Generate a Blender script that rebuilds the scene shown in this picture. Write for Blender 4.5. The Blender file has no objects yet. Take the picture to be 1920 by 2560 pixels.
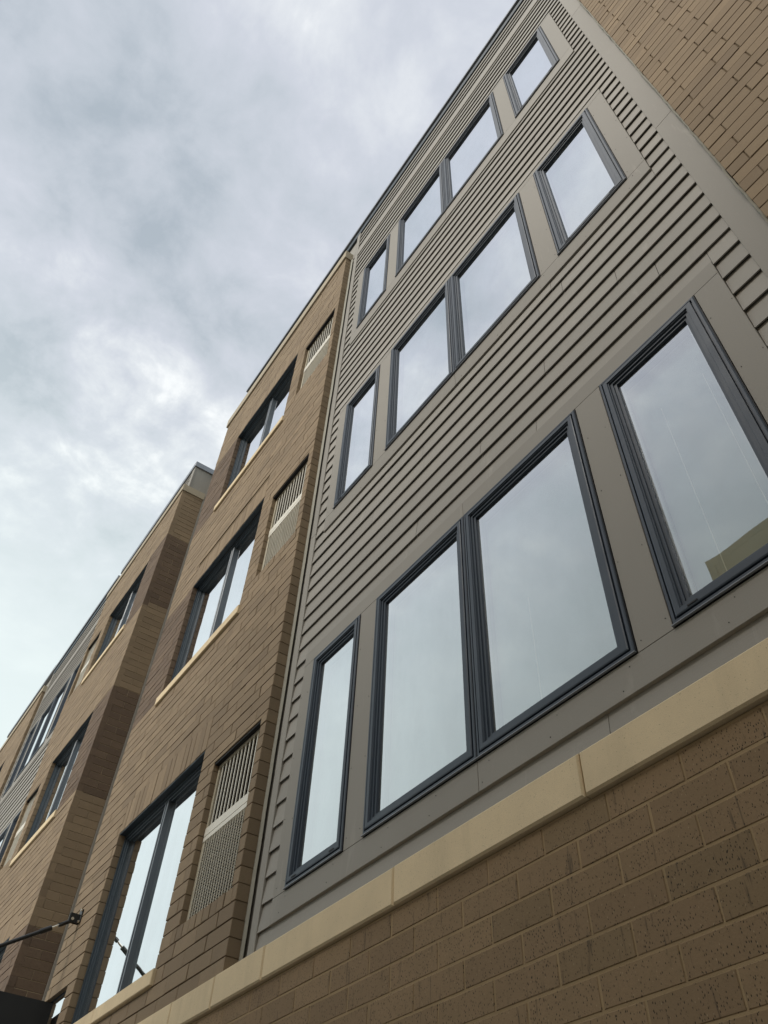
import bpy, bmesh, math, random
from mathutils import Matrix, Vector
random.seed(7)
SC = bpy.context.scene
COL = SC.collection
PI = math.pi

# ------------------------------------------------------------------ camera, sky, sun, exposure
EYE = Vector((0.0, -2.0, 0.0))                 # z = 0 is eye height, the pavement lies 1.6 m below
RIGHT = Vector((0.57207711, 0.81938997, 0.03643985))
UP = Vector((0.60351367, -0.45061208, 0.65781457))
BACK = Vector((0.55542689, -0.35432871, -0.7522979))
cam_d = bpy.data.cameras.new("camera")
cam = bpy.data.objects.new("camera", cam_d)
COL.objects.link(cam)
cam.matrix_world = Matrix(((RIGHT.x, UP.x, BACK.x, EYE.x), (RIGHT.y, UP.y, BACK.y, EYE.y),
                           (RIGHT.z, UP.z, BACK.z, EYE.z), (0, 0, 0, 1)))
cam_d.sensor_fit = 'HORIZONTAL'
cam_d.sensor_width = 36.0
FOC = 1982.18 / 1920.0
cam_d.lens = 36.0 * FOC
cam_d.clip_start = 0.05
cam_d.clip_end = 3000
SC.camera = cam

def to_px(p):
    q = Vector(p) - EYE
    d = -q.dot(BACK)
    if d < 0.05:
        return None
    return (0.5 + FOC * q.dot(RIGHT) / d, 0.5 - FOC * q.dot(UP) / d * 0.75, d)

SUN_EL, SUN_AZ = math.radians(41), math.radians(6)     # azimuth from -Y towards +X
SUN_DIR = Vector((math.sin(SUN_AZ) * math.cos(SUN_EL), -math.cos(SUN_AZ) * math.cos(SUN_EL), math.sin(SUN_EL)))
sun_d = bpy.data.lights.new("sun", 'SUN')
sun_d.energy = 1.5
sun_d.angle = math.radians(22)
sun_d.color = (1.0, 0.95, 0.87)
sun = bpy.data.objects.new("sun", sun_d)
COL.objects.link(sun)
sun.rotation_euler = SUN_DIR.to_track_quat('Z', 'Y').to_euler()

SC.view_settings.view_transform = 'Standard'
SC.view_settings.look = 'None'
SC.view_settings.gamma = 1.0
SC.view_settings.use_curve_mapping = False
SC.view_settings.exposure = 1.0
SC.cycles.max_bounces = 8
SC.cycles.transparent_max_bounces = 16


class NT:
    """small helper round a node tree"""
    def __init__(self, tree):
        self.t = tree
    def n(self, kind, **kw):
        o = self.t.nodes.new(kind)
        for k, v in kw.items():
            setattr(o, k, v)
        return o
    def link(self, a, b):
        self.t.links.new(a, b)
    def put(self, sock, v):
        if hasattr(v, 'is_output'):
            self.link(v, sock)
        else:
            sock.default_value = v
    def math(self, op, a, b=None, c=None, clamp=False):
        o = self.n('ShaderNodeMath', operation=op, use_clamp=clamp)
        self.put(o.inputs[0], a)
        if b is not None: self.put(o.inputs[1], b)
        if c is not None: self.put(o.inputs[2], c)
        return o.outputs[0]
    def vmath(self, op, a, b=None):
        o = self.n('ShaderNodeVectorMath', operation=op)
        self.put(o.inputs[0], a)
        if b is not None: self.put(o.inputs[1], b)
        return o.outputs['Value'] if op in ('DOT_PRODUCT', 'LENGTH', 'DISTANCE') else o.outputs[0]
    def mix(self, f, a, b, blend='MIX'):
        o = self.n('ShaderNodeMix', data_type='RGBA', blend_type=blend)
        self.put(o.inputs[0], f)
        for s, v in ((o.inputs[6], a), (o.inputs[7], b)):
            self.put(s, v if hasattr(v, 'is_output') else (*v, 1.0) if len(v) == 3 else v)
        return o.outputs[2]
    def noise(self, vec, scale, detail=2.0, rough=0.5, dist=0.0):
        o = self.n('ShaderNodeTexNoise')
        self.put(o.inputs['Vector'], vec)
        o.inputs['Scale'].default_value = scale
        o.inputs['Detail'].default_value = detail
        o.inputs['Roughness'].default_value = rough
        o.inputs['Distortion'].default_value = dist
        return o.outputs['Fac']
    def rng(self, v, a, b, c=0.0, d=1.0, smooth=False):
        o = self.n('ShaderNodeMapRange', clamp=True)
        if smooth: o.interpolation_type = 'SMOOTHSTEP'
        self.put(o.inputs[0], v)
        for i, x in enumerate((a, b, c, d)):
            o.inputs[i + 1].default_value = x
        return o.outputs[0]
    def mapping(self, vec, scale=(1, 1, 1), loc=(0, 0, 0)):
        o = self.n('ShaderNodeMapping')
        self.put(o.inputs[0], vec)
        o.inputs['Scale'].default_value = scale
        o.inputs['Location'].default_value = loc
        return o.outputs[0]


def build_sky():
    w = bpy.data.worlds.new("World")
    SC.world = w
    w.use_nodes = True
    w.node_tree.nodes.clear()
    t = NT(w.node_tree)
    out = t.n('ShaderNodeOutputWorld')
    sky = t.n('ShaderNodeTexSky', sky_type='NISHITA')
    sky.sun_disc = False
    sky.sun_elevation = SUN_EL
    sky.sun_rotation = PI - SUN_AZ
    sky.air_density = 1.4
    sky.dust_density = 2.0
    bg1 = t.n('ShaderNodeBackground')
    t.link(sky.outputs[0], bg1.inputs[0])
    bg1.inputs[1].default_value = 0.05
    d = t.n('ShaderNodeTexCoord').outputs['Generated']
    sep = t.n('ShaderNodeSeparateXYZ')
    t.link(d, sep.inputs[0])
    zc = t.math('MAXIMUM', sep.outputs[2], 0.06)
    comb = t.n('ShaderNodeCombineXYZ')
    t.link(t.math('DIVIDE', sep.outputs[0], zc), comb.inputs[0])
    t.link(t.math('DIVIDE', sep.outputs[1], zc), comb.inputs[1])
    p = comb.outputs[0]
    broad = t.noise(t.mapping(p, loc=(3.1, 1.7, 0)), 2.0, 3.0, 0.5, 0.2)
    fine = t.noise(t.mapping(p, loc=(8.3, 4.4, 2.0)), 4.6, 7.0, 0.56, 0.35)
    puff = t.noise(t.mapping(p, loc=(1.3, 9.4, 5.0)), 9.0, 8.0, 0.6, 0.2)
    def spot(px, py, r):
        v = t.vmath('DISTANCE', p, (px, py, 0.0))
        return t.rng(v, 0.0, r, 1.0, 0.0, True)
    # banks of thicker and thinner cloud in this sky
    dark = t.math('ADD', spot(-0.82, -0.13, 0.19), t.math('MULTIPLY', spot(-0.48, -0.11, 0.16), 0.40))
    dark = t.math('ADD', dark, t.math('MULTIPLY', spot(-0.56, 0.06, 0.22), 0.38))
    dark = t.math('ADD', dark, t.math('MULTIPLY', spot(-0.48, -0.26, 0.16), 0.40))
    dark = t.math('ADD', dark, t.math('MULTIPLY', spot(-1.22, 0.13, 0.34), 0.30))
    bright = t.math('ADD', spot(-0.72, -0.01, 0.16), t.math('MULTIPLY', spot(-0.95, 0.08, 0.36), 1.1))
    bright = t.math('ADD', bright, t.math('MULTIPLY', spot(-0.75, 0.26, 0.22), 0.45))
    v = t.math('MULTIPLY_ADD', t.math('SUBTRACT', broad, 0.5), 0.8, 0.58)
    v = t.math('MULTIPLY_ADD', t.math('SUBTRACT', fine, 0.5), 1.55, v)
    v = t.math('MULTIPLY_ADD', t.math('SUBTRACT', puff, 0.5), t.rng(t.vmath('DISTANCE', p, (-0.9, 0.05, 0.0)), 0.05, 0.80, 1.55, 0.50), v)
    v = t.math('MULTIPLY_ADD', t.math('MULTIPLY', dark, t.rng(fine, 0.30, 0.62, 0.6, 1.3)), -0.58, v)
    v = t.math('MULTIPLY_ADD', t.math('MULTIPLY', bright, t.rng(puff, 0.36, 0.62, 0.2, 1.4)), 0.11, v, clamp=True)
    cr = t.n('ShaderNodeValToRGB')
    t.link(v, cr.inputs[0])
    e = cr.color_ramp.elements
    e[0].position, e[0].color = 0.05, (0.400, 0.455, 0.510, 1)
    e[1].position, e[1].color = 1.0, (0.90, 0.92, 0.93, 1)
    for pos, c in ((0.30, (0.510, 0.555, 0.612, 1)), (0.56, (0.590, 0.622, 0.688, 1)), (0.80, (0.715, 0.745, 0.785, 1))):
        k = e.new(pos); k.color = c
    # whiter, faintly green-white air towards the horizon
    low = t.rng(sep.outputs[2], 0.46, 0.90, 1.0, 0.0, True)
    col = t.mix(t.math('MULTIPLY', low, 0.90), cr.outputs[0], (0.790, 0.885, 0.870))
    bg2 = t.n('ShaderNodeBackground')
    t.link(col, bg2.inputs[0])
    bg2.inputs[1].default_value = 0.575
    mx = t.n('ShaderNodeMixShader')
    mx.inputs[0].default_value = 0.93
    t.link(bg1.outputs[0], mx.inputs[1]); t.link(bg2.outputs[0], mx.inputs[2])
    t.link(mx.outputs[0], out.inputs[0])
build_sky()

# ------------------------------------------------------------------ materials
def material(name):
    m = bpy.data.materials.new(name)
    m.use_nodes = True
    m.node_tree.nodes.clear()
    t = NT(m.node_tree)
    out = t.n('ShaderNodeOutputMaterial')
    return m, t, out

def principled(t, out, color, rough=0.8, spec=0.3, metal=0.0, height=None, strength=0.3, dist=0.004):
    b = t.n('ShaderNodeBsdfPrincipled')
    t.put(b.inputs['Base Color'], color if hasattr(color, 'is_output') else (*color, 1.0))
    t.put(b.inputs['Roughness'], rough)
    b.inputs['Specular IOR Level'].default_value = spec
    b.inputs['Metallic'].default_value = metal
    if height is not None:
        bp = t.n('ShaderNodeBump')
        bp.inputs['Strength'].default_value = strength
        bp.inputs['Distance'].default_value = dist
        t.link(height, bp.inputs['Height'])
        t.link(bp.outputs[0], b.inputs['Normal'])
    t.link(b.outputs[0], out.inputs[0])
    return b

def pos(t):
    return t.n('ShaderNodeNewGeometry').outputs['Position']

def piece_random(t):
    """one number per brick, board or stone: per object and per loose piece of a joined mesh"""
    a = t.n('ShaderNodeObjectInfo').outputs['Random']
    b = t.n('ShaderNodeNewGeometry').outputs['Random Per Island']
    return t.math('FRACT', t.math('ADD', a, b))

def mat_brick(name, c1, c2, c3, speck=0.0, grain=0.35):
    m, t, out = material(name)
    p = pos(t)
    r = piece_random(t)
    r2 = t.math('FRACT', t.math('MULTIPLY', r, 7.31))
    col = t.mix(r, c1, c2)
    col = t.mix(t.math('MULTIPLY', t.math('GREATER_THAN', r2, 0.86), 0.5), col, c3)
    n1 = t.noise(p, 9.0, 4.0, 0.6)
    n2 = t.noise(p, 160.0, 2.0, 0.6)
    col = t.mix(t.rng(n1, 0.3, 0.75, 0.0, 0.35), col, c3)
    col = t.mix(t.rng(n2, 0.35, 0.7, 0.0, 0.30), col, tuple(x * 0.62 for x in c1))
    h = t.math('MULTIPLY', n2, 0.6)
    if speck:
        q = t.mapping(p, scale=(1.0, 1.0, 0.45))
        vor = t.n('ShaderNodeTexVoronoi', feature='F1')
        t.link(q, vor.inputs['Vector'])
        vor.inputs['Scale'].default_value = 160.0
        sepc = t.n('ShaderNodeSeparateColor')
        t.link(vor.outputs['Color'], sepc.inputs[0])
        patch = t.noise(t.mapping(p, scale=(1, 1, 0.6)), 13.0, 3.0, 0.6)
        thr = t.rng(patch, 0.25, 0.70, 0.55, 1.0)
        on = t.math('LESS_THAN', sepc.outputs[0], thr)
        wob = t.noise(p, 420.0, 2.0, 0.5)
        rad = t.math('MULTIPLY_ADD', sepc.outputs[1], 0.28, t.math('MULTIPLY', wob, 0.24))
        dot = t.math('MULTIPLY', on, t.rng(t.math('SUBTRACT', vor.outputs['Distance'], rad), -0.10, 0.02, 1.0, 0.0))
        col = t.mix(t.math('MULTIPLY', dot, speck), col, (0.014, 0.012, 0.011))
        vor2 = t.n('ShaderNodeTexVoronoi', feature='F1')
        t.link(t.mapping(p, scale=(1.0, 1.0, 0.55), loc=(5, 3, 1)), vor2.inputs['Vector'])
        vor2.inputs['Scale'].default_value = 150.0
        sepd = t.n('ShaderNodeSeparateColor')
        t.link(vor2.outputs['Color'], sepd.inputs[0])
        dot2 = t.math('MULTIPLY', t.math('LESS_THAN', sepd.outputs[0], 0.10), t.rng(vor2.outputs['Distance'], 0.12, 0.30, 1.0, 0.0))
        col = t.mix(t.math('MULTIPLY', dot2, 0.45 * speck), col, (0.42, 0.34, 0.22))
        drag = t.noise(t.mapping(p, scale=(1.0, 1.0, 0.10)), 70.0, 2.0, 0.6)
        col = t.mix(t.rng(drag, 0.63, 0.74, 0.0, 0.55 * speck), col, (0.035, 0.03, 0.025))
        h = t.math('SUBTRACT', h, t.math('MULTIPLY', dot, 0.9))
    principled(t, out, col, 0.86, 0.25, height=h, strength=grain, dist=0.003)
    return m

def mat_plain(name, c, rough=0.7, spec=0.3, metal=0.0, var=0.12, scale=6.0, grain=90.0, bump=0.15, per_piece=0.0, pores=0.0):
    m, t, out = material(name)
    p = pos(t)
    n1 = t.noise(p, scale, 4.0, 0.6)
    n2 = t.noise(p, grain, 2.0, 0.6)
    col = t.mix(t.rng(n1, 0.25, 0.75), tuple(x * (1 - var) for x in c), tuple(min(1, x * (1 + var)) for x in c))
    if per_piece:
        r = piece_random(t)
        col = t.mix(per_piece, col, t.mix(r, tuple(x * 0.8 for x in c), tuple(min(1, x * 1.2) for x in c)))
    if pores:
        # sandy grit, pin holes and water streaks of cast stone
        grit = t.noise(p, 520.0, 2.0, 0.7)
        col = t.mix(t.rng(grit, 0.35, 0.68, 0.0, pores * 0.7), col, tuple(x * 0.55 for x in c))
        pit = t.noise(p, 170.0, 1.0, 0.5)
        col = t.mix(t.rng(pit, 0.70, 0.76, 0.0, pores), col, tuple(x * 0.3 for x in c))
        run = t.noise(t.mapping(p, scale=(1.0, 1.0, 0.12)), 7.0, 5.0, 0.65)
        col = t.mix(t.rng(run, 0.52, 0.74, 0.0, pores * 0.55), col, tuple(x * 0.6 for x in c))
    rr = t.rng(n1, 0.3, 0.7, rough - 0.06, min(1.0, rough + 0.06))
    principled(t, out, col, rr, spec, metal, height=n2, strength=bump, dist=0.002)
    return m

def mat_siding(name, c):
    m, t, out = material(name)
    p = pos(t)
    r = piece_random(t)
    grain = t.noise(t.mapping(p, scale=(1.2, 1.0, 16.0)), 9.0, 5.0, 0.65, 0.4)
    cloud = t.noise(t.mapping(p, scale=(1.0, 1.0, 0.45)), 2.2, 4.0, 0.6)
    dust = t.noise(p, 240.0, 2.0, 0.7)
    scuff = t.noise(t.mapping(p, scale=(3.0, 3.0, 0.5)), 4.0, 6.0, 0.7, 0.6)
    col = t.mix(r, tuple(x * 0.93 for x in c), tuple(x * 1.05 for x in c))
    col = t.mix(t.rng(cloud, 0.3, 0.7, 0.0, 0.30), col, tuple(x * 0.80 for x in c))
    col = t.mix(t.rng(dust, 0.45, 0.75, 0.0, 0.22), col, tuple(x * 0.55 for x in c))
    col = t.mix(t.rng(scuff, 0.60, 0.74, 0.0, 0.40), col, tuple(min(1, x * 1.38) for x in c))
    h = t.math('MULTIPLY_ADD', grain, 1.0, t.math('MULTIPLY', dust, 0.35))
    principled(t, out, col, 0.68, 0.35, height=h, strength=0.22, dist=0.0025)
    return m

def mat_glass(name):
    m, t, out = material(name)
    g = t.n('ShaderNodeNewGeometry')
    wave = t.noise(g.outputs['Position'], 1.6, 2.0, 0.5)
    bp = t.n('ShaderNodeBump')
    bp.inputs['Strength'].default_value = 0.10
    bp.inputs['Distance'].default_value = 0.012
    t.link(wave, bp.inputs['Height'])
    lw = t.n('ShaderNodeLayerWeight')
    lw.inputs['Blend'].default_value = 0.5
    fac = t.math('MULTIPLY_ADD', lw.outputs['Facing'], 1.52, -0.205, clamp=True)
    fac = t.math('MAXIMUM', t.math('MINIMUM', fac, 0.96), 0.12)
    gl = t.n('ShaderNodeBsdfGlossy')
    gl.inputs['Roughness'].default_value = 0.012
    gl.inputs['Color'].default_value = (0.945, 0.960, 0.985, 1)
    t.link(bp.outputs[0], gl.inputs['Normal'])
    dn = t.noise(t.mapping(g.outputs['Position'], scale=(1.0, 1.0, 0.35)), 5.0, 6.0, 0.7)
    sp = t.noise(g.outputs['Position'], 210.0, 1.0, 0.5)
    dust = t.math('ADD', t.rng(dn, 0.40, 0.80, 0.0, 0.07), t.rng(sp, 0.755, 0.80, 0.0, 0.30))
    df = t.n('ShaderNodeBsdfDiffuse')
    df.inputs[0].default_value = (0.30, 0.29, 0.27, 1)
    tr = t.n('ShaderNodeBsdfTransparent')
    tr.inputs[0].default_value = (0.66, 0.72, 0.70, 1)
    tr2 = t.n('ShaderNodeBsdfTransparent')
    mx = t.n('ShaderNodeMixShader')
    t.link(fac, mx.inputs[0]); t.link(tr.outputs[0], mx.inputs[1]); t.link(gl.outputs[0], mx.inputs[2])
    mx2 = t.n('ShaderNodeMixShader')
    mxd = t.n('ShaderNodeMixShader')
    t.link(dust, mxd.inputs[0]); t.link(mx.outputs[0], mxd.inputs[1]); t.link(df.outputs[0], mxd.inputs[2])
    t.link(g.outputs['Backfacing'], mx2.inputs[0]); t.link(mxd.outputs[0], mx2.inputs[1]); t.link(tr2.outputs[0], mx2.inputs[2])
    t.link(mx2.outputs[0], out.inputs[0])
    return m

M = dict(
    tan=mat_brick("tan_brick", (0.285, 0.212, 0.137), (0.222, 0.164, 0.107), (0.182, 0.134, 0.090)),
    dark=mat_brick("brown_brick", (0.168, 0.118, 0.081), (0.132, 0.092, 0.066), (0.095, 0.068, 0.050), speck=0.5),
    speck=mat_brick("speckled_brown_brick", (0.290, 0.198, 0.114), (0.232, 0.157, 0.092), (0.195, 0.140, 0.078), speck=1.0, grain=0.5),
    mortar=mat_plain("tan_mortar", (0.160, 0.120, 0.077), 0.95, 0.1, var=0.15, grain=300, bump=0.5),
    mortar_light=mat_plain("light_mortar", (0.36, 0.29, 0.20), 0.95, 0.1, var=0.15, grain=260, bump=0.6),
    mortar_base=mat_plain("base_mortar", (0.320, 0.232, 0.135), 0.95, 0.1, var=0.15, grain=260, bump=0.6),
    stone=mat_plain("cast_stone", (0.700, 0.565, 0.375), 0.9, 0.2, var=0.10, scale=5, grain=330, bump=0.35, per_piece=0.25, pores=0.5),
    stone_grey=mat_plain("weathered_stone", (0.40, 0.345, 0.262), 0.9, 0.2, var=0.10, scale=5, grain=330, bump=0.35, per_piece=0.25, pores=0.5),
    siding=mat_siding("taupe_siding", (0.288, 0.268, 0.238)),
    trim=mat_siding("taupe_trim", (0.268, 0.249, 0.220)),
    sheath=mat_plain("dark_membrane", (0.03, 0.03, 0.03), 0.9),
    frame=mat_plain("slate_frame", (0.023, 0.035, 0.054), 0.52, 0.5, var=0.10, grain=400, bump=0.04),
    mullion=mat_plain("grey_mullion", (0.085, 0.105, 0.130), 0.35, 0.5, var=0.1, grain=400, bump=0.04),
    panning=mat_plain("slate_panning", (0.028, 0.042, 0.056), 0.5, 0.4, var=0.10, grain=400, bump=0.04),
    gasket=mat_plain("black_gasket", (0.012, 0.012, 0.014), 0.6),
    spacer=mat_plain("grey_spacer", (0.42, 0.43, 0.44), 0.7, 0.2),
    glass=mat_glass("window_glass"),
    blind=mat_plain("pale_blind", (0.30, 0.37, 0.37), 0.8, var=0.05, scale=2.0),
    cord=mat_plain("white_cord", (0.9, 0.9, 0.86), 0.6),
    white=mat_plain("white_grille", (0.66, 0.625, 0.545), 0.5, 0.4, var=0.05),
    beige=mat_plain("beige_frame", (0.42, 0.375, 0.285), 0.6, var=0.08),
    louvre=mat_plain("brown_louvre", (0.15, 0.122, 0.093), 0.6),
    void=mat_plain("dark_void", (0.012, 0.011, 0.010), 0.9),
    cap=mat_plain("slate_cap", (0.20, 0.215, 0.245), 0.45, 0.5, var=0.08, grain=200, bump=0.03),
    sealant=mat_plain("grey_sealant", (0.31, 0.30, 0.255), 0.75, var=0.12, scale=14),
    black=mat_plain("black_steel", (0.010, 0.010, 0.011), 0.45, 0.45, var=0.1),
    steel=mat_plain("bright_steel", (0.62, 0.58, 0.50), 0.3, 0.5, metal=0.9),
    nail=mat_plain("nail", (0.03, 0.028, 0.026), 0.6),
    concrete=mat_plain("concrete", (0.24, 0.23, 0.21), 0.9, 0.2, var=0.12, scale=1.5, grain=60, bump=0.4),
    asphalt=mat_plain("asphalt", (0.05, 0.05, 0.052), 0.92, 0.2, var=0.2, scale=3, grain=120, bump=0.5),
    paint=mat_plain("road_paint", (0.72, 0.70, 0.62), 0.8, var=0.15),
    olive=mat_plain("olive_panel", (0.55, 0.41, 0.24), 0.85, var=0.08, scale=2),
    olive_trim=mat_plain("olive_trim", (0.52, 0.39, 0.228), 0.8),
    roof=mat_plain("grey_roof", (0.25, 0.25, 0.25), 0.9),
)

# ------------------------------------------------------------------ mesh helpers
class MB:
    def __init__(self):
        self.v, self.f, self.m = [], [], []
    def quad(self, a, b, c, d, mi=0):
        n = len(self.v)
        self.v += [tuple(a), tuple(b), tuple(c), tuple(d)]
        self.f.append((n, n + 1, n + 2, n + 3)); self.m.append(mi)
    def box(self, x0, x1, y0, y1, z0, z1, mi=0):
        n = len(self.v)
        self.v += [(x0, y0, z0), (x1, y0, z0), (x1, y1, z0), (x0, y1, z0), (x0, y0, z1), (x1, y0, z1), (x1, y1, z1), (x0, y1, z1)]
        for q in ((0, 3, 2, 1), (4, 5, 6, 7), (0, 1, 5, 4), (1, 2, 6, 5), (2, 3, 7, 6), (3, 0, 4, 7)):
            self.f.append(tuple(n + i for i in q)); self.m.append(mi)
    def bbox(self, x0, x1, y0, y1, z0, z1, b=0.004, mi=0):
        """box whose front (-y) edges are chamfered"""
        n = len(self.v)
        self.v += [(x0, y1, z0), (x1, y1, z0), (x1, y1, z1), (x0, y1, z1),
                   (x0, y0 + b, z0), (x1, y0 + b, z0), (x1, y0 + b, z1), (x0, y0 + b, z1),
                   (x0 + b, y0, z0 + b), (x1 - b, y0, z0 + b), (x1 - b, y0, z1 - b), (x0 + b, y0, z1 - b)]
        for q in ((8, 9, 10, 11), (4, 5, 9, 8), (5, 6, 10, 9), (6, 7, 11, 10), (7, 4, 8, 11),
                  (0, 1, 5, 4), (1, 2, 6, 5), (2, 3, 7, 6), (3, 0, 4, 7), (3, 2, 1, 0)):
            self.f.append(tuple(n + i for i in q)); self.m.append(mi)
    def tube(self, a, b, r, seg=12, mi=0, r2=None):
        a, b = Vector(a), Vector(b)
        d = (b - a).normalized()
        u = d.orthogonal().normalized(); w = d.cross(u)
        n = len(self.v)
        r2 = r if r2 is None else r2
        for p, rr in ((a, r), (b, r2)):
            for i in range(seg):
                k = 2 * PI * i / seg
                self.v.append(tuple(p + (u * math.cos(k) + w * math.sin(k)) * rr))
        for i in range(seg):
            j = (i + 1) % seg
            self.f.append((n + i, n + j, n + seg + j, n + seg + i)); self.m.append(mi)
        self.f.append(tuple(n + i for i in reversed(range(seg)))); self.m.append(mi)
        self.f.append(tuple(n + seg + i for i in range(seg))); self.m.append(mi)
    def ring(self, x0, x1, z0, z1, prof, mi=0):
        """mitred rectangular frame: prof is a list of (inset, y) from the outer edge to the glass"""
        for (w0, y0), (w1, y1) in zip(prof, prof[1:]):
            A = [(x0 + w0, y0, z0 + w0), (x1 - w0, y0, z0 + w0), (x1 - w0, y0, z1 - w0), (x0 + w0, y0, z1 - w0)]
            B = [(x0 + w1, y1, z0 + w1), (x1 - w1, y1, z0 + w1), (x1 - w1, y1, z1 - w1), (x0 + w1, y1, z1 - w1)]
            for i in range(4):
                j = (i + 1) % 4
                self.quad(A[i], A[j], B[j], B[i], mi)
    def mesh(self, name, mats):
        me = bpy.data.meshes.new(name)
        me.from_pydata(self.v, [], self.f)
        for mt in (mats if isinstance(mats, (list, tuple)) else [mats]):
            me.materials.append(mt)
        me.polygons.foreach_set('material_index', self.m)
        me.update()
        return me
    def build(self, name, mats, parent=None, loc=(0, 0, 0), rz=0.0, kind=None):
        return link(name, self.mesh(name, mats), parent, loc, rz, kind)

def link(name, data, parent=None, loc=(0, 0, 0), rz=0.0, kind=None):
    o = bpy.data.objects.new(name, data)
    COL.objects.link(o)
    o.location = loc
    o.rotation_euler = (0, 0, rz)
    if parent: o.parent = parent
    if kind: o['kind'] = kind
    return o

def thing(name, label, cat, loc=(0, 0, 0), group=None):
    o = link(name, None, None, loc)
    o['label'] = label; o['category'] = cat
    if group: o['group'] = group
    return o

def box(name, x0, x1, y0, y1, z0, z1, mat, parent=None, b=None, kind=None):
    mb = MB()
    if b: mb.bbox(x0, x1, y0, y1, z0, z1, b)
    else: mb.box(x0, x1, y0, y1, z0, z1)
    return mb.build(name, mat, parent, kind=kind)

# ------------------------------------------------------------------ setting: ground, street
GZ = -1.6
box('pavement', -60, 40, -4.2, 0.9, GZ - 0.3, GZ, M['concrete'], kind='structure')
box('kerb', -60, 40, -4.36, -4.203, GZ - 0.3, GZ + 0.004, M['concrete'], kind='structure', b=0.015)
box('road', -60, 40, -9.0, -4.363, GZ - 0.4, GZ - 0.13, M['asphalt'], kind='structure')
box('road_marking', -60, 40, -6.75, -6.65, GZ - 0.129, GZ - 0.126, M['paint'], kind='structure')
box('far_pavement', -60, 40, -13.0, -9.003, GZ - 0.3, GZ, M['concrete'], kind='structure')
box('ground', -400, 400, -400, 400, GZ - 0.6, GZ - 0.45, M['concrete'], kind='structure')

# ------------------------------------------------------------------ the building
house = thing('apartment_building', 'long brick and taupe-sided apartment building rising overhead with slate window frames', 'building')
COURSE, BL, JT = 0.101, 0.3035, 0.0070
brick_meshes = {}

def brick_mesh(w, h, depth, mat, var):
    key = (round(w, 3), round(h, 3), round(depth, 3), mat.name, var)
    if key not in brick_meshes:
        rnd = random.Random(hash((key[0], key[1], var)) & 0xffff)
        j = lambda s: rnd.uniform(-s, s)
        mb = MB()
        b = 0.0018 + rnd.uniform(0, 0.0012)
        mb.bbox(-w / 2, w / 2, 0, depth, -h / 2, h / 2, b)
        vs = []
        for i, (x, y, z) in enumerate(mb.v):
            if i >= 4:
                x += j(0.0011); z += j(0.0011); y += j(0.0006)
            vs.append((x, y, z))
        mb.v = vs
        brick_meshes[key] = mb.mesh('brick', mat)
    return brick_meshes[key]

def layout(u0, u1, z0, z1, zbase, off, openings, soldiers, course=COURSE, L=BL, bond=0.5, jit=0.008, JT=JT):
    """rectangles (ua, ub, za, zb) of the bricks of one wall face"""
    holes = list(openings) + list(soldiers)
    out = []
    k0 = math.floor((z0 - zbase) / course); k1 = math.ceil((z1 - zbase) / course)
    for k in range(k0, k1):
        a, b = max(zbase + k * course, z0), min(zbase + (k + 1) * course - JT, z1)
        if b - a < 0.012: continue
        cuts = sorted({a, b} | {h[i] + (JT if i == 3 else -JT if i == 2 else 0) for h in holes for i in (2, 3) if a + 0.012 < h[i] < b - 0.012})
        for za, zb in zip(cuts, cuts[1:]):
            if zb - za < 0.012: continue
            free = [(u0, u1)]
            for h in holes:
                if h[2] < zb - 0.006 and h[3] > za + 0.006:
                    nf = []
                    for s, e in free:
                        if h[1] <= s or h[0] >= e: nf.append((s, e)); continue
                        if h[0] > s: nf.append((s, h[0] - (JT if h in soldiers else 0)))
                        if h[1] < e: nf.append((h[1] + (JT if h in soldiers else 0), e))
                    free = nf
            o = off + (L * bond if k % 2 else 0.0)
            for s, e in free:
                if e - s < 0.02: continue
                js = [s]
                n = math.floor((s - o) / L)
                while o + n * L < e:
                    q = o + n * L + random.uniform(-jit, jit)
                    if q - s > 0.055 and e - q > 0.055: js.append(q)
                    n += 1
                js.append(e)
                for ua, ub in zip(js, js[1:]):
                    out.append((ua, ub if ub == e else ub - JT * random.uniform(0.7, 1.15), za, zb))
    for s in soldiers:
        n = max(1, round((s[1] - s[0]) / course)); w = (s[1] - s[0]) / n
        for i in range(n):
            out.append((s[0] + i * w, s[0] + (i + 1) * w - (JT if i < n - 1 else 0), s[2], s[3]))
    return out

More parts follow.
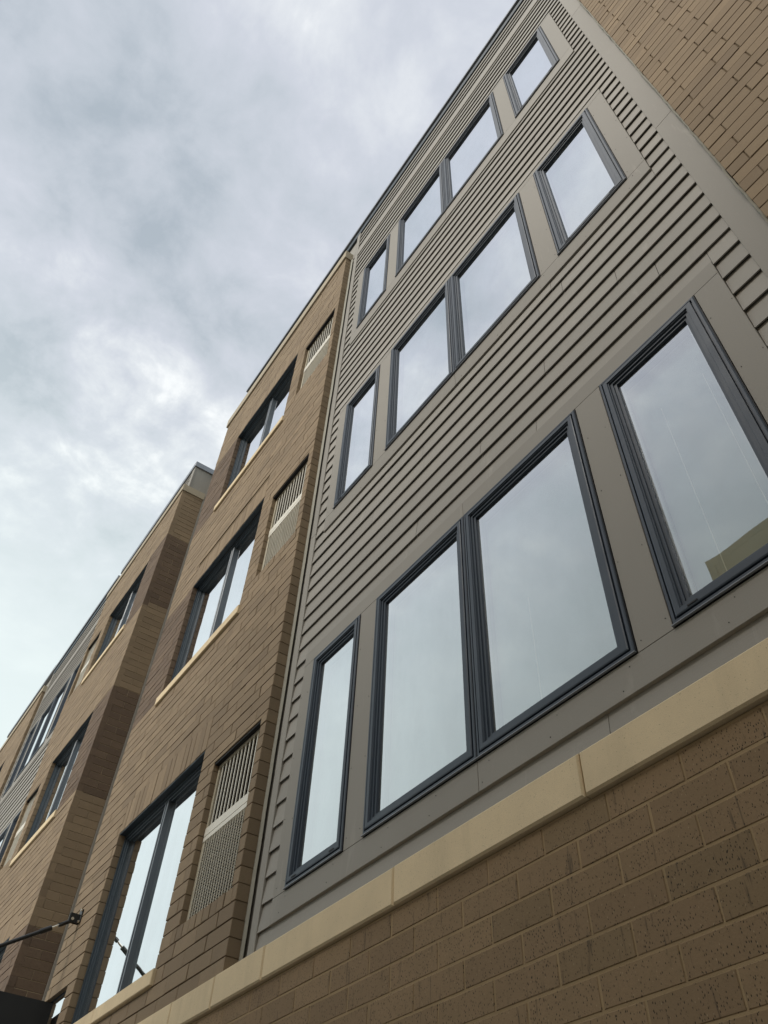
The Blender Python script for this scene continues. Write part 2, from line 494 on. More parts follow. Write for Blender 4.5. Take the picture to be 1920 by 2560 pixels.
def brick_wall(name, ox, oy, rz, u0, u1, z0, z1, mat_of, mortar, zbase, off=0.0, openings=(), soldiers=(), depth=0.09,
               limit=300, bond=0.5, recess=0.009, parent=house, label=None, jit=0.008, jt=JT):
    rects = layout(u0, u1, z0, z1, zbase, off, openings, soldiers, bond=bond, jit=jit, JT=jt)
    # mortar bed, set back from the brick faces
    us = sorted({u0 + 0.004, u1 - 0.004} | {c for h in openings for c in (h[0] - 0.006, h[1] + 0.006)})
    zs = sorted({z0, z1} | {c for h in openings for c in (h[2] - 0.006, h[3] + 0.006)})
    us = [u for u in us if u0 <= u <= u1]; zs = [z for z in zs if z0 <= z <= z1]
    def solid(i, k):
        if i < 0 or k < 0 or i >= len(us) - 1 or k >= len(zs) - 1: return False
        cu, cz = (us[i] + us[i + 1]) / 2, (zs[k] + zs[k + 1]) / 2
        return not any(h[0] - 0.006 < cu < h[1] + 0.006 and h[2] - 0.006 < cz < h[3] + 0.006 for h in openings)
    mb = MB()
    y0, y1 = recess, depth - 0.004
    for i in range(len(us) - 1):
        for k in range(len(zs) - 1):
            if not solid(i, k): continue
            a, b, c, d = us[i], us[i + 1], zs[k], zs[k + 1]
            mb.quad((a, y0, c), (b, y0, c), (b, y0, d), (a, y0, d))
            mb.quad((b, y1, c), (a, y1, c), (a, y1, d), (b, y1, d))
            if not solid(i - 1, k): mb.quad((a, y1, c), (a, y0, c), (a, y0, d), (a, y1, d))
            if not solid(i + 1, k): mb.quad((b, y0, c), (b, y1, c), (b, y1, d), (b, y0, d))
            if not solid(i, k - 1): mb.quad((a, y1, c), (b, y1, c), (b, y0, c), (a, y0, c))
            if not solid(i, k + 1): mb.quad((a, y0, d), (b, y0, d), (b, y1, d), (a, y1, d))
    wall = mb.build(name, mortar, parent, (ox, oy, 0), rz)
    if label: wall['label'] = label
    cs, sn = math.cos(rz), math.sin(rz)
    def W(u, z): return (ox + u * cs, oy + u * sn, z)
    scored = []
    for r in rects:
        ua, ub, za, zb = r
        c = to_px(W((ua + ub) / 2, (za + zb) / 2))
        s = 0.0
        if c and -0.03 < c[0] < 1.03 and -0.03 < c[1] < 1.03:
            P = [to_px(W(u, z)) for u, z in ((ua, za), (ub, za), (ub, zb), (ua, zb))]
            if all(P):
                s = abs(sum(P[i][0] * P[(i + 1) % 4][1] / 0.75 - P[(i + 1) % 4][0] * P[i][1] / 0.75 for i in range(4))) / 2
        scored.append((s, r))
    scored.sort(key=lambda q: -q[0])
    rest = {}
    for n, (s, r) in enumerate(scored):
        ua, ub, za, zb = r
        mat = mat_of((ua + ub) / 2, (za + zb) / 2)
        w, h = ub - ua, zb - za
        dy = random.uniform(-1, 1) * min(0.0019, recess * 0.25)
        if n < limit and s > 2.0e-6:
            o = link('brick', brick_mesh(w, h, depth, mat, random.randrange(3)), wall, ((ua + ub) / 2, dy, (za + zb) / 2))
            o.rotation_euler = (random.uniform(-0.004, 0.004), random.uniform(-0.003, 0.003), random.uniform(-0.002, 0.002))
        else:
            mb = rest.setdefault(mat.name, (MB(), mat))[0]
            j = lambda: random.uniform(-0.001, 0.001)
            mb.bbox(ua + j(), ub + j(), dy, depth, za + j(), zb + j(), 0.0022)
    for mb, mat in rest.values():
        mb.build('brickwork', mat, wall, kind='stuff')
    return wall

# ---- windows set in siding
PROF = [(0.0, 0.014), (0.0, -0.008), (0.004, -0.012), (0.014, -0.012), (0.015, -0.001), (0.021, -0.001), (0.022, -0.014),
        (0.027, -0.016), (0.046, -0.016), (0.049, -0.010), (0.053, -0.010), (0.0545, -0.002), (0.068, -0.002), (0.0685, 0.006), (0.083, 0.007), (0.0835, 0.020)]
FW_ = 0.084
GY = 0.020
def pane_mb(x0, x1, z0, z1, y):
    mb = MB(); mb.box(x0, x1, y, y + 0.006, z0, z1); return mb

def unit(win, x0, x1, z0, z1, cords=()):
    a, b, c, d = x0 + FW_, x1 - FW_, z0 + FW_, z1 - FW_
    pane_mb(a - 0.004, b + 0.004, c - 0.004, d + 0.004, GY).build('pane', M['glass'], win)
    mb = MB()
    mb.ring(a - 0.006, b + 0.006, c - 0.006, d + 0.006, [(0, 0.028), (0.018, 0.028), (0.018, 0.038)])
    mb.build('spacer', M['spacer'], win)
    box('blind', a - 0.004, b + 0.004, 0.085, 0.09, c - 0.01, d + 0.01, M['blind'], win)
    for cx, cz in cords:
        mb = MB(); mb.tube((cx, 0.045, c + 0.004), (cx, 0.045, cz), 0.0018, 6)
        mb.build('blind_cord', M['cord'], win)

def weep(win, xs, z0):
    for x in xs:
        mb = MB(); mb.box(x - 0.022, x + 0.022, -0.0185, -0.015, z0 + 0.030, z0 + 0.036)
        mb.build('weep_slot', M['gasket'], win)

def siding_window(x0, x1, z0, z1, mull=None, cords=(), weeps=(), ox=0.0):
    mb = MB()
    if mull is None:
        mb.ring(x0, x1, z0, z1, PROF)
        spans = [(x0, x1)]
    else:
        mb.ring(x0, mull - 0.003, z0, z1, PROF); mb.ring(mull + 0.003, x1, z0, z1, PROF)
        mb.box(mull - 0.004, mull + 0.004, -0.002, 0.03, z0 + 0.004, z1 - 0.004)
        spans = [(x0, mull - 0.003), (mull + 0.003, x1)]
    win = mb.build('window', M['frame'], house)
    # black joint between frame and boards
    g = MB(); g.ring(x0 - 0.006, x1 + 0.006, z0 - 0.006, z1 + 0.006, [(0.002, 0.012), (0.002, -0.0045), (0.007, -0.0045)])
    g.build('gasket', M['gasket'], win)
    s = MB(); s.box(x0 - 0.004, x1 + 0.004, -0.018, -0.0075, z0 - 0.0045, z0 - 0.001)
    s.build('sill_flashing', M['cap'], win)
    for i, (a, b) in enumerate(spans):
        unit(win, a, b, z0, z1, [c for c in cords if a < c[0] < b])
    weep(win, weeps, z0)
    return win

# ---- siding bay: (x0, x1) of the trimmed field; mirrored for the far bay
ST = 3.130
ROWS = [(1.712, 1.861, 3.420, 3.542), (4.828, 4.995, 6.543, 6.622), (7.925, 8.120, 9.680, 9.747)]
def siding_bay(fx, near):
    """fx maps the x of the near bay to this bay"""
    def X(a, b):
        p, q = fx(a), fx(b); return (p, q) if p < q else (q, p)
    # openings are simply covered: the window boxes stand in front of a dark membrane pocket
    wall_o = None
    wall = MB()
    xs = [-4.262, -3.905, -3.347, -3.148, -1.385, -1.195, -0.615, -0.19]
    zs = [1.40]
    for r in ROWS: zs += [r[1] + 0.004, r[2] - 0.004]
    zs.append(11.62)
    for i in range(7):
        for k in range(7):
            if i in (1, 3, 5) and k in (1, 3, 5): continue
            p, q = X(xs[i], xs[i + 1])
            wall.box(p, q, 0.0255, 0.13, zs[k], zs[k + 1])
    p, q = X(-4.3, -0.25)
    wall.box(p, q, 0.131, 0.16, 1.4, 11.6)
    wall_o = wall.build('siding_wall', M['sheath'], house)
    # lap boards
    def board(xa, xb, za, zb, zfull0):
        # a clapboard tapers: proud at its butt, thin at its head
        t0 = lambda z: 0.0 + (z - zfull0) / 0.163 * 0.0165
        mb = MB()
        jx = random.uniform(-0.0008, 0.0008)
        wa, wb = random.uniform(-0.0016, 0.0016), random.uniform(-0.0016, 0.0016)
        if za > zfull0 + 0.001: wa = wb = 0.0
        A = [(xa, t0(za) + jx, za + wa), (xb, t0(za) + jx, za + wb), (xb, t0(zb) + jx, zb), (xa, t0(zb) + jx, zb)]
        B = [(x, y + 0.0075, z) for x, y, z in A]
        mb.quad(*A)
        mb.quad(B[0], B[1], A[1], A[0]); mb.quad(A[3], A[2], B[2], B[3])
        mb.quad(A[1], B[1], B[2], A[2]); mb.quad(B[0], A[0], A[3], B[3])
        mb.quad(B[1], B[0], B[3], B[2])
        mb.build('siding_board', M['siding'], wall_o)
    seams = {16: [-0.91], 15: [-1.51], 14: [-2.10, -0.7], 13: [-2.75], 18: [-2.683], 19: [-1.25], 17: [-3.3]}
    rr = random.Random(5)
    def row_boards(z0, z1, zf, k, full):
        if full: spans = [(-4.184, -0.326)]
        else: spans = [(-4.184, -4.049), (-0.466, -0.326)]
        for s, e in spans:
            cuts = [s]
            if full:
                for c in (seams.get(k) or ([rr.uniform(-3.8, -0.8)] if rr.random() < 0.75 else [])):
                    cuts.append(c)
            cuts.append(e)
            cuts = sorted(cuts)
            for a, b in zip(cuts, cuts[1:]):
                p, q = X(a + (0.0016 if a > s else 0), b - (0.0016 if b < e else 0))
                board(p, q, z0, z1, zf)
    levels = [1.715 + 0.15 * k for k in range(-1, 60)]
    for k, zb in zip(range(-1, 60), levels):
        if zb > 10.60: break
        zt = min(zb + 0.163, 10.652)
        zone = next((r for r in ROWS if r[0] < zt - 0.02 and r[3] > zb + 0.01), None)
        if zone is None: row_boards(zb, zt, zb, k, True); continue
        row_boards(zb, zt, zb, k, False)
        for a, b in ((zb, zone[0] - 0.001), (zone[3] + 0.001, zt)):
            if b - a > 0.02 and not (k == -1 and a > zb):
                cuts = [-4.047, -0.468]
                c = rr.uniform(-3.4, -1.2)
                for s, e in ((-4.047, c), (c + 0.002, -0.468)):
                    p, q = X(s, e); board(p, q, a, b, zb)
    for k, zb in enumerate((10.832, 10.982, 11.132, 11.282)):
        p, q = X(-4.184, -0.326); board(p, q, zb, min(zb + 0.163, 11.44), zb)
    # flat trim boards
    def trim(a, b, z0, z1, y=-0.004, name='trim_board'):
        p, q = X(a, b)
        box(name, p, q, y, 0.023, z0, z1, M['trim'], wall_o, b=0.0015)
    for n, (zb, w0, w1, zt) in enumerate(ROWS):
        g = 0.0015
        trim(-4.047, -2.286, zb, w0 - 0.009); trim(-2.284, -0.468, zb, w0 - 0.009)
        tb = w1 + 0.008
        trim(-4.047, -2.284, tb, zt); trim(-2.2825, -0.468, tb, zt)
        zl, zh = w0 - 0.009 + g, tb - g
        trim(-4.047, -3.917, zl, zh); trim(-3.335, -3.160, zl, zh); trim(-1.372, -1.207, zl, zh); trim(-0.603, -0.468, zl, zh)
    trim(-4.184, -0.326, 10.653, 10.831, -0.003)
    for z0, z1 in ((1.40, 5.180), (5.183, 8.763), (8.766, 11.44)):
        trim(-0.325, -0.198, z0, z1)
    for z0, z1 in ((1.40, 4.92), (4.923, 8.30), (8.303, 11.44)):
        trim(-4.262, -4.185, z0, z1)
    # nail heads
    nb = MB()
    rn = random.Random(3)
    for n, (zb, w0, w1, zt) in enumerate(ROWS[:2]):
        spots = []
        for xc, w in ((-3.247, 0.06), (-1.29, 0.06), (-0.535, 0.05), (-3.98, 0.04)):
            z = w0 + 0.05
            while z < w1:
                spots += [(xc - w + rn.uniform(-.008, .008), z + rn.uniform(-.02, .02)), (xc + w + rn.uniform(-.008, .008), z + rn.uniform(-.02, .02))]
                z += 0.40 + rn.uniform(-0.05, 0.05)
        x = -3.95
        while x < -0.5:
            spots += [(x, zb + 0.03 + rn.uniform(0, .01)), (x + 0.05, w0 - 0.04)]
            x += 0.42 + rn.uniform(-0.06, 0.06)
        for x, z in spots:
            r = rn.uniform(0.0018, 0.0030)
            p = fx(x)
            nb.tube((p, -0.0056, z), (p, 0.0, z), r, 6)
    if near: nb.build('nail_head', M['nail'], wall_o, kind='stuff')
    # windows of three storeys
    for n, (zb, w0, w1, zt) in enumerate(ROWS):
        cd = [(-0.972, 2.99), (-0.745, 2.98), (-1.914, 2.55)] if (n == 0 and near) else []
        p, q = X(-3.910, -3.342)
        siding_window(p, q, w0, w1, weeps=(p + 0.10, q - 0.09))
        p, q = X(-3.153, -1.380)
        siding_window(p, q, w0, w1, mull=fx(-2.278), cords=cd)
        p, q = X(-1.200, -0.610)
        siding_window(p, q, w0, w1, cords=cd, weeps=(p + 0.10, q - 0.10))
    return wall_o
near_bay = siding_bay(lambda x: x, True)
FARX = -17.70
far_bay = siding_bay(lambda x: FARX - x, False)

# ---- stone band over the base wall
WY = -0.066                      # face of the brick wings and of the base wall
band = link('stone_band', None, house)
bx = [2.2, 0.56, -0.546, -1.656, -2.765, -3.884, -4.437, -4.988, -5.54, -6.09, -6.64, -7.25]
for a, b in zip(bx[1:], bx):
    box('band_stone', a + 0.0025, b - 0.0025, -0.091 + random.uniform(-0.0015, 0.0015), 0.01, 1.389, 1.553 + random.uniform(-0.001, 0.001), M['stone'], band, b=0.008)
box('joint_mortar', -7.24, 2.19, -0.080, 0.0, 1.395, 1.548, M['mortar_base'], band)

# ---- speckled base wall below the band
brick_wall('base_wall', 0, WY, 0, -7.3, 2.2, GZ, 1.386, lambda u, z: M['speck'], M['mortar_base'], 1.083 - 27 * COURSE, off=-1.582 - BL * 40 + (0.5 * BL),
           limit=300, recess=0.0022, jit=0.004, jt=0.0085)

# ---- windows set in brick
def brick_window(x0, x1, z0, z1, y0=WY):
    """slate frame in a brick reveal, mullion in the middle, cast sill"""
    f0 = y0 + 0.061
    gy = y0 + 0.111
    mid = (x0 + x1) / 2 + 0.03
    prof = [(0.0, gy + 0.03), (0.0, f0), (0.022, f0), (0.024, f0 + 0.014), (0.040, f0 + 0.016), (0.044, f0 + 0.030), (0.052, f0 + 0.032), (0.054, gy)]
    mb = MB(); mb.ring(x0 + 0.001, x1 - 0.001, z0, z1 - 0.012, prof)
    win = mb.build('window', M['panning'], house)
    box('lintel', x0 - 0.02, x1 + 0.02, y0 + 0.006, f0 - 0.002, z1 - 0.011, z1 - 0.001, M['panning'], win)
    mb = MB()
    for a, b, y in ((mid - 0.034, mid - 0.013, f0 + 0.012), (mid - 0.010, mid + 0.010, f0 + 0.018), (mid + 0.013, mid + 0.034, f0 + 0.012)):
        mb.bbox(a, b, y, gy + 0.02, z0 + 0.045, z1 - 0.057, 0.003)
    mb.box(mid - 0.02, mid + 0.02, f0 + 0.026, gy + 0.02, z0 + 0.045, z1 - 0.057)
    mb.build('mullion', M['mullion'], win)
    for a, b in ((x0 + 0.052, mid - 0.032), (mid + 0.032, x1 - 0.052)):
        pane_mb(a, b, z0 + 0.052, z1 - 0.064, gy).build('pane', M['glass'], win)
        mb = MB(); mb.ring(a - 0.002, b + 0.002, z0 + 0.050, z1 - 0.062, [(0, gy + 0.008), (0.016, gy + 0.008), (0.016, gy + 0.018)])
        mb.build('spacer', M['spacer'], win)
    box('blind', x0 + 0.03, x1 - 0.03, gy + 0.09, gy + 0.095, z0 + 0.03, z1 - 0.03, M['blind'], win)
    for i, (a, b) in enumerate(((x0 - 0.04, mid - 0.12), (mid - 0.118, x1 + 0.04))):
        box('sill', a, b, y0 - 0.026, y0 + 0.10, z0 - 0.10, z0 - 0.002, M['stone'], win, b=0.005)
    return win

def vent(x0, x1, z0, z1, y0=WY):
    f = y0 + 0.044
    mb = MB()
    mb.ring(x0 + 0.002, x1 - 0.002, z0 + 0.002, z1 - 0.002, [(0, f + 0.04), (0, f), (0.030, f), (0.032, f + 0.02)])
    v = mb.build('vent_grille', M['beige'], house)
    box('lintel', x0 - 0.01, x1 + 0.01, y0 + 0.008, f - 0.003, z1 - 0.010, z1 - 0.001, M['gasket'], v)
    box('backing', x0 + 0.02, x1 - 0.02, f + 0.07, f + 0.075, z0 + 0.02, z1 - 0.02, M['void'], v)
    h = z1 - z0
    zr0, zr1 = z0 + 0.475 * h, z0 + 0.565 * h
    box('rail', x0 + 0.010, x1 - 0.010, f - 0.006, f + 0.02, zr0 + 0.040, zr1, M['white'], v, b=0.002)
    box('rail', x0 + 0.010, x1 - 0.010, f - 0.006, f + 0.02, zr0, zr0 + 0.037, M['white'], v, b=0.002)
    box('bottom_rail', x0 + 0.012, x1 - 0.012, f - 0.006, f + 0.02, z0 + 0.004, z0 + 0.022, M['white'], v)
    n = 11
    for i in range(n):
        x = x0 + 0.075 + (x1 - x0 - 0.135) * i / (n - 1)
        box('bar', x - 0.0055, x + 0.0055, f + 0.002, f + 0.010, zr1, z1 - 0.03, M['white'], v)
    mb = MB()
    z = zr1 + 0.012
    while z < z1 - 0.035:
        mb.quad((x0 + 0.03, f + 0.018, z), (x1 - 0.03, f + 0.018, z), (x1 - 0.03, f + 0.036, z + 0.013), (x0 + 0.03, f + 0.036, z + 0.013)); z += 0.0175
    mb.build('louvre', M['louvre'], v, kind='stuff')
    mb = MB()
    z = z0 + 0.030
    while z < zr0 - 0.008:
        mb.quad((x0 + 0.03, f + 0.002, z), (x1 - 0.03, f + 0.002, z), (x1 - 0.03, f + 0.016, z + 0.006), (x0 + 0.03, f + 0.016, z + 0.006)); z += 0.0200
    mb.build('louvre', M['white'], v, kind='stuff')
    mb = MB()
    for i in range(18):
        x = x0 + 0.04 + (x1 - x0 - 0.08) * i / 17
        mb.box(x - 0.0016, x + 0.0016, f - 0.003, f + 0.003, z0 + 0.02, zr0)
    mb.build('wire', M['white'], v, kind='stuff')
    return v

# ---- left brick wing
def wing(name, x0, x1, wins, vents, piers, zb, zbase, off, limit, extra=(), ztop=10.874, label=None):
    ops = [(a, b, c - 0.10, d) for a, b, c, d in wins] + list(vents) + list(extra)
    sol = []
    for a, b, c, d in wins:
        if d + 0.304 < ztop: sol.append((a - 0.0, b + 0.0, d + 0.001, d + 0.303))
    for a, b, c, d in vents:
        sol.append((a - 0.01, b + 0.02, c - 0.101, c - 0.0095))
    def mat_of(u, z):
        for a, b, c, d in piers:
            if a < u < b and c < z < d: return M['dark']
        return M['tan']
    w = brick_wall(name, 0, WY, 0, x0, x1, zb, ztop, mat_of, M['mortar'], zbase, off=off, openings=ops, soldiers=sol, depth=0.085, limit=limit, bond=0.36)
    for a, b, c, d in wins: brick_window(a, b, c, d)
    for a, b, c, d in vents: vent(a, b, c, d)
    # dark board wall behind the veneer
    mb = MB()
    us = sorted({x0 + 0.02, x1 - 0.02} | {q for h in ops for q in (h[0], h[1])}); zs = sorted({zb, ztop + 0.2} | {q for h in ops for q in (h[2], h[3])})
    for i in range(len(us) - 1):
        for k in range(len(zs) - 1):
            cu, cz = (us[i] + us[i + 1]) / 2, (zs[k] + zs[k + 1]) / 2
            if not any(h[0] < cu < h[1] and h[2] < cz < h[3] for h in ops): mb.box(us[i], us[i + 1], 0.0195, 0.15, zs[k], zs[k + 1])
    mb.box(x0 + 0.02, x1 - 0.02, 0.30, 0.32, zb, ztop + 0.2)
    world_y(mb.build('backing', M['sheath'], w))
    return w

def world_y(o):
    """built in world y under a wall whose origin lies on its own face"""
    o.location.y -= WY
    return o

def coping(xs, y0, y1, z0, z1, ends=()):
    c = link('coping', None, house)
    for a, b in zip(xs, xs[1:]):
        box('coping_stone', a + 0.002, b - 0.002, y0, y1, z0, z1, M['stone_grey'], c, b=0.005)
    return c

AW = [(-7.262, -5.480, 1.852, 3.470), (-7.262, -5.480, 1.852 + ST, 3.478 + ST), (-7.262, -5.480, 1.852 + 2 * ST + 0.01, 3.470 + 2 * ST)]
AV = [(-5.225, -4.486, 2.054, 3.220), (-5.225, -4.486, 2.054 + ST, 3.220 + ST), (-5.225, -4.486, 2.054 + 2 * ST, 3.220 + 2 * ST)]
PIERS = [(-8.1, -7.262, 1.85 + ST * k, 3.47 + ST * k) for k in (0, 1, 2)]
left_wing = wing('brick_wing', -8.05, -4.403, AW, AV, PIERS[1:], 1.553, 1.852 - 3 * COURSE, -4.403 - 20 * BL, 300,
                 extra=[(-7.985, -7.455, 1.0, 2.262)])
brick_wall('brick_wing', 0, WY, 0, -8.05, -7.25, GZ, 1.5525, lambda u, z: M['tan'], M['mortar'], 1.852 - 3 * COURSE, off=-4.403 - 20 * BL, limit=0,
           openings=[(-7.975, -7.462, -1.0, 2.2)], depth=0.085)
# narrow entrance light beside the canopy
ew = MB(); ew.ring(-7.984, -7.456, -1.0, 2.261, [(0, 0.03), (0, -0.030), (0.010, -0.030), (0.012, -0.020)])
ew = ew.build('window', M['panning'], house)
pane_mb(-7.973, -7.467, -0.98, 2.250, -0.021).build('pane', M['glass'], ew)
box('blind', -7.97, -7.466, 0.10, 0.105, -0.99, 2.22, M['void'], ew)  # black panel, not a blind: the interior's darkness is put into its colour
coping([-8.075, -6.86, -5.63, -4.388], -0.091, 0.13, 10.874, 11.080)
# corner joint between wing and siding: sealant strip and shadow gap
def wavy_strip(xa, xb, ya, yb, z0, z1, amp, seed):
    rnd = random.Random(seed)
    mb = MB(); prev = None; w = 0.0
    z = z0
    while z <= z1:
        w = w * 0.75 + rnd.uniform(-amp, amp)
        w = max(-2 * amp, min(2 * amp, w))
        cur = [(xa + w * 0.6, ya, z), ((xa + xb) / 2 + w * 1.1, min(ya, yb) - 0.006 + w * 0.5, z), (xb + w, yb, z)]
        if prev:
            for i in range(2): mb.quad(prev[i], prev[i + 1], cur[i + 1], cur[i])
        prev = cur; z += 0.045
    return mb
world_y(wavy_strip(-4.402, -4.357, 0.016, 0.020, 1.55, 10.87, 0.0016, 2).build('sealant_joint', M['sealant'], left_wing))
world_y(box('corner_board', -4.42, -4.2625, 0.040, 0.065, 1.4, 11.4, M['trim'], left_wing))

# ---- right brick wing
right_wing = brick_wall('brick_wing', 0, WY, 0, -0.182, 2.2, 1.553, 10.874, lambda u, z: M['tan'], M['mortar'], 1.852 - 3 * COURSE, off=-0.182 - 10 * BL, depth=0.085,
                        limit=300, bond=0.36)
world_y(wavy_strip(-0.1995, -0.1815, -0.010, -0.055, 1.55, 10.87, 0.0028, 9).build('sealant_joint', M['sealant'], right_wing))
world_y(box('backing', -0.16, 2.19, 0.021, 0.15, 1.4, 11.44, M['sheath'], right_wing))
coping([-0.20, 1.0, 2.2], -0.091, 0.13, 10.874, 11.080)

# ---- main parapet and its metal cap
par = link('parapet', None, house)
box('parapet_wall', -7.70, -4.336, 0.03, 0.30, 10.9, 11.55, M['siding'], par)
box('parapet_wall', -0.188, 2.2, 0.03, 0.30, 10.9, 11.55, M['siding'], par)
box('shade_strip', -7.70, 2.2, -0.004, 0.30, 11.445, 11.60, M['panning'], par)  # dark strip: shade under the cap is put into its colour
cap_x = [-7.73, -4.9, -1.85, 2.2]
for a, b in zip(cap_x, cap_x[1:]):
    box('cap_flashing', a + 0.001, b - 0.001, -0.032, 0.34, 11.60, 11.66, M['cap'], par, b=0.004)

# ---- second brick wing across the entrance recess
BX0, BX1 = -13.52, -9.855
BW = [(-12.39, -10.606, 1.945, 3.545), (-12.39, -10.606, 5.090, 6.665), (-12.39, -10.606, 8.265, 9.745)]
BV = [(-13.40, -12.68, 2.10, 3.30), (-13.40, -12.68, 5.245, 6.425), (-13.40, -12.68, 8.42, 9.600)]
BP = [(-10.606, -9.8, a, b) for a, b in ((1.6, 3.445), (5.075, 6.64), (8.25, 9.85))]
far_wing = wing('brick_wing', BX0, BX1, BW, BV, BP, GZ, 1.945 - 40 * COURSE, BX1 - 20 * BL, 220, ztop=10.965)
def ret_mat(u, z):
    return M['dark'] if (z < 3.445 or 5.068 < z < 6.640 or 8.25 < z < 9.85) else M['tan']
brick_wall('brick_return', BX1, WY + 0.0, PI / 2, 0.002, 0.40, GZ, 10.965, ret_mat, M['mortar_light'], 3.445 - 60 * COURSE, off=0.085 - BL * 4, depth=0.085, limit=200, recess=0.005)
coping([BX0 - 0.02, -12.3, -11.1, BX1 + 0.022], -0.088, 0.345, 10.968, 11.125)
world_y(box('corner_board', BX1 - 0.06, BX1 + 0.012, 0.336, 0.70, GZ, 11.0, M['trim'], far_wing))
rec = link('recess_wall', None, house)
box('sheathing', BX1 - 0.3, -7.9, 0.46, 0.6, GZ, 11.75, M['sheath'], rec)
for k in range(84):
    zb = -1.0 + 0.15 * k
    if zb > 11.5: break
    mb = MB(); mb.quad((BX1, 0.436, zb), (-7.9, 0.436, zb), (-7.9, 0.449, zb + 0.162), (BX1, 0.449, zb + 0.162))
    mb.quad((BX1, 0.449, zb), (-7.9, 0.449, zb), (-7.9, 0.436, zb), (BX1, 0.436, zb))
    mb.build('siding_board', M['siding'], rec)
box('cap_flashing', BX1 + 0.06, -7.5, 0.40, 0.75, 11.72, 11.80, M['cap'], rec, b=0.004)
parb = link('parapet', None, house)
box('parapet_wall', BX0, BX1 - 0.03, 0.036, 0.42, 11.0, 11.80, M['siding'], parb)
for k in range(5):
    zb = 11.13 + 0.13 * k
    mb = MB(); mb.quad((BX0, 0.018, zb), (BX1 - 0.16, 0.018, zb), (BX1 - 0.16, 0.030, zb + 0.14), (BX0, 0.030, zb + 0.14))
    mb.quad((BX0, 0.034, zb), (BX1 - 0.16, 0.034, zb), (BX1 - 0.16, 0.018, zb), (BX0, 0.018, zb))
    mb.build('siding_board', M['siding'], parb)
box('corner_board', BX1 - 0.155, BX1 - 0.02, 0.016, 0.035, 11.0, 11.76, M['trim'], parb)
box('cap_flashing', BX0, BX1 + 0.0, -0.004, 0.46, 11.755, 11.885, M['cap'], parb, b=0.004)
box('cap_flashing', -17.5, BX0 - 0.002, -0.032, 0.46, 11.60, 11.70, M['cap'], parb, b=0.004)
box('shade_strip', -17.5, BX0 - 0.003, -0.004, 0.46, 11.45, 11.599, M['panning'], parb)  # same painted shade below the far bay's cap

# ---- the last brick wing, far along the street
FW = [(-20.7, -18.9, 8.33, 9.85), (-20.7, -18.9, 5.2, 6.72)]
end_wing = wing('brick_wing', -21.3, -17.51, FW, [], [], GZ, 1.945 - 40 * COURSE, -17.51 - 20 * BL, 0, ztop=10.965)
coping([-21.33, -19.4, -17.49], -0.091, 0.10, 10.968, 11.125)
world_y(box('return_board', -17.512, -17.508, 0.02, 0.30, GZ, 10.96, M['trim'], end_wing))
pare = link('parapet', None, house)
box('parapet_wall', -21.2, -17.5, 0.04, 0.4, 11.0, 11.65, M['siding'], pare)
box('cap_flashing', -21.25, -17.5, -0.032, 0.44, 11.651, 11.76, M['cap'], pare, b=0.004)
roof = box('roof', -21.2, 2.2, 0.6, 9.0, 11.0, 11.3, M['roof'], house)

# ------------------------------------------------------------------ entrance canopy hung from a tie rod
can = thing('entrance_canopy', 'black steel canopy slab over the entrance recess hung from a tie rod', 'canopy', (-8.9, WY, 2.0))
def cbox(name, x0, x1, y0, y1, z0, z1, mat, b=None):
    o = box(name, x0 + 8.9, x1 + 8.9, y0 - WY, y1 - WY, z0 - 2.0, z1 - 2.0, mat, can, b)
    return o
cbox('slab', -9.80, -7.74, -1.42, WY - 0.004, 1.93, 2.15, M['black'])
cbox('fascia', -9.82, -7.715, -1.45, -1.422, 1.88, 2.175, M['black'], 0.004)
cbox('fascia', -7.738, -7.712, -1.42, WY - 0.006, 1.88, 2.175, M['black'])
P0 = Vector((-7.72, WY, 2.865)); D = Vector((0, -0.838, -0.546))
off = Vector((8.9, -WY, -2.0))
def ctube(name, s0, s1, r, mat, r2=None, seg=14):
    mb = MB(); mb.tube(P0 + D * s0 + off, P0 + D * s1 + off, r, seg, r2=r2); return mb.build(name, mat, can)
cbox('wall_plate', -7.765, -7.678, WY - 0.012, WY - 0.002, 2.815, 2.925, M['black'], 0.003)
mb = MB()
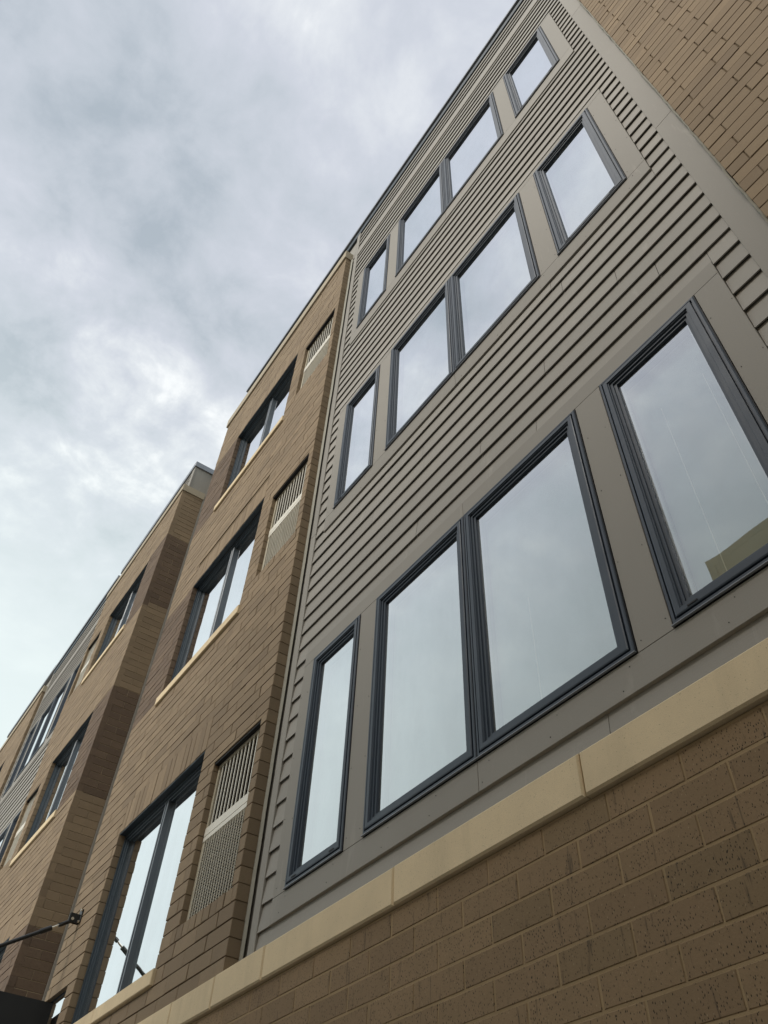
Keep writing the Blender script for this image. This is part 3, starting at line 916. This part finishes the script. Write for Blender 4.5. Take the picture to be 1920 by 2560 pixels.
for sx in (-0.017, 0.012):
    a = P0 + off
    mb.box(a.x + sx, a.x + sx + 0.006, a.y - 0.098, a.y - 0.011, a.z - 0.062, a.z + 0.016)
mb.build('clevis', M['black'], can)
mb = MB(); mb.tube(P0 + off + Vector((-0.026, -0.072, -0.034)), P0 + off + Vector((0.026, -0.072, -0.034)), 0.013, 12)
mb.build('pin', M['steel'], can)
mb = MB()
for dz in (0.05, -0.05):
    mb.tube(P0 + off + Vector((0.035, -0.012, dz)), P0 + off + Vector((0.035, -0.026, dz)), 0.011, 6)
mb.build('bolt', M['steel'], can)
ctube('eye_end', 0.07, 0.17, 0.017, M['black'])
ctube('lock_nut', 0.165, 0.20, 0.019, M['black'], seg=6)
ctube('thread', 0.195, 0.27, 0.0085, M['steel'])
ctube('sleeve', 0.262, 0.36, 0.0215, M['black'])
ctube('tie_rod', 0.355, 1.34, 0.0165, M['black'])
cbox('rod_lug', -7.735, -7.705, -1.25, -1.12, 2.15, 2.23, M['black'])

# ------------------------------------------------------------------ the building over the street (seen in a window pane)
opp = thing('olive_building', 'plain olive tan building across the street mirrored in the lower right window', 'building', (5.0, -15.0, GZ))
def obox(name, x0, x1, y0, y1, z0, z1, mat): return box(name, x0 - 5.0, x1 - 5.0, y0 + 15.0, y1 + 15.0, z0 - GZ, z1 - GZ, mat, opp)
OX = -6.05
obox('wall', OX, 70, -22, -10.0, GZ, 12.02, M['olive'])  # unseen run to the right is lengthened to cut sky light on the returns
obox('eave', OX - 0.03, 70.1, -22.1, -9.995, 12.021, 12.20, M['olive_trim'])
obox('corner_board', OX - 0.03, OX + 0.12, -10.03, -9.985, GZ, 12.0, M['olive_trim'])
for z in (2.2, 5.3, 8.4):
    x = OX + 3.5
    while x < 68:
        f = obox('window', x, x + 1.3, -10.002, -9.93, z, z + 1.6, M['panning'])
        pane_mb(x + 0.07 - 5.0, x + 1.23 - 5.0, z + 0.07 - GZ, z + 1.53 - GZ, 5.068).build('pane', M['void'], f)
        x += 3.4
for i in range(1, 24):
    obox('panel_joint', OX + 3.1 * i, OX + 3.1 * i + 0.03, -10.001, -9.985, GZ, 12.0, M['olive_trim'])
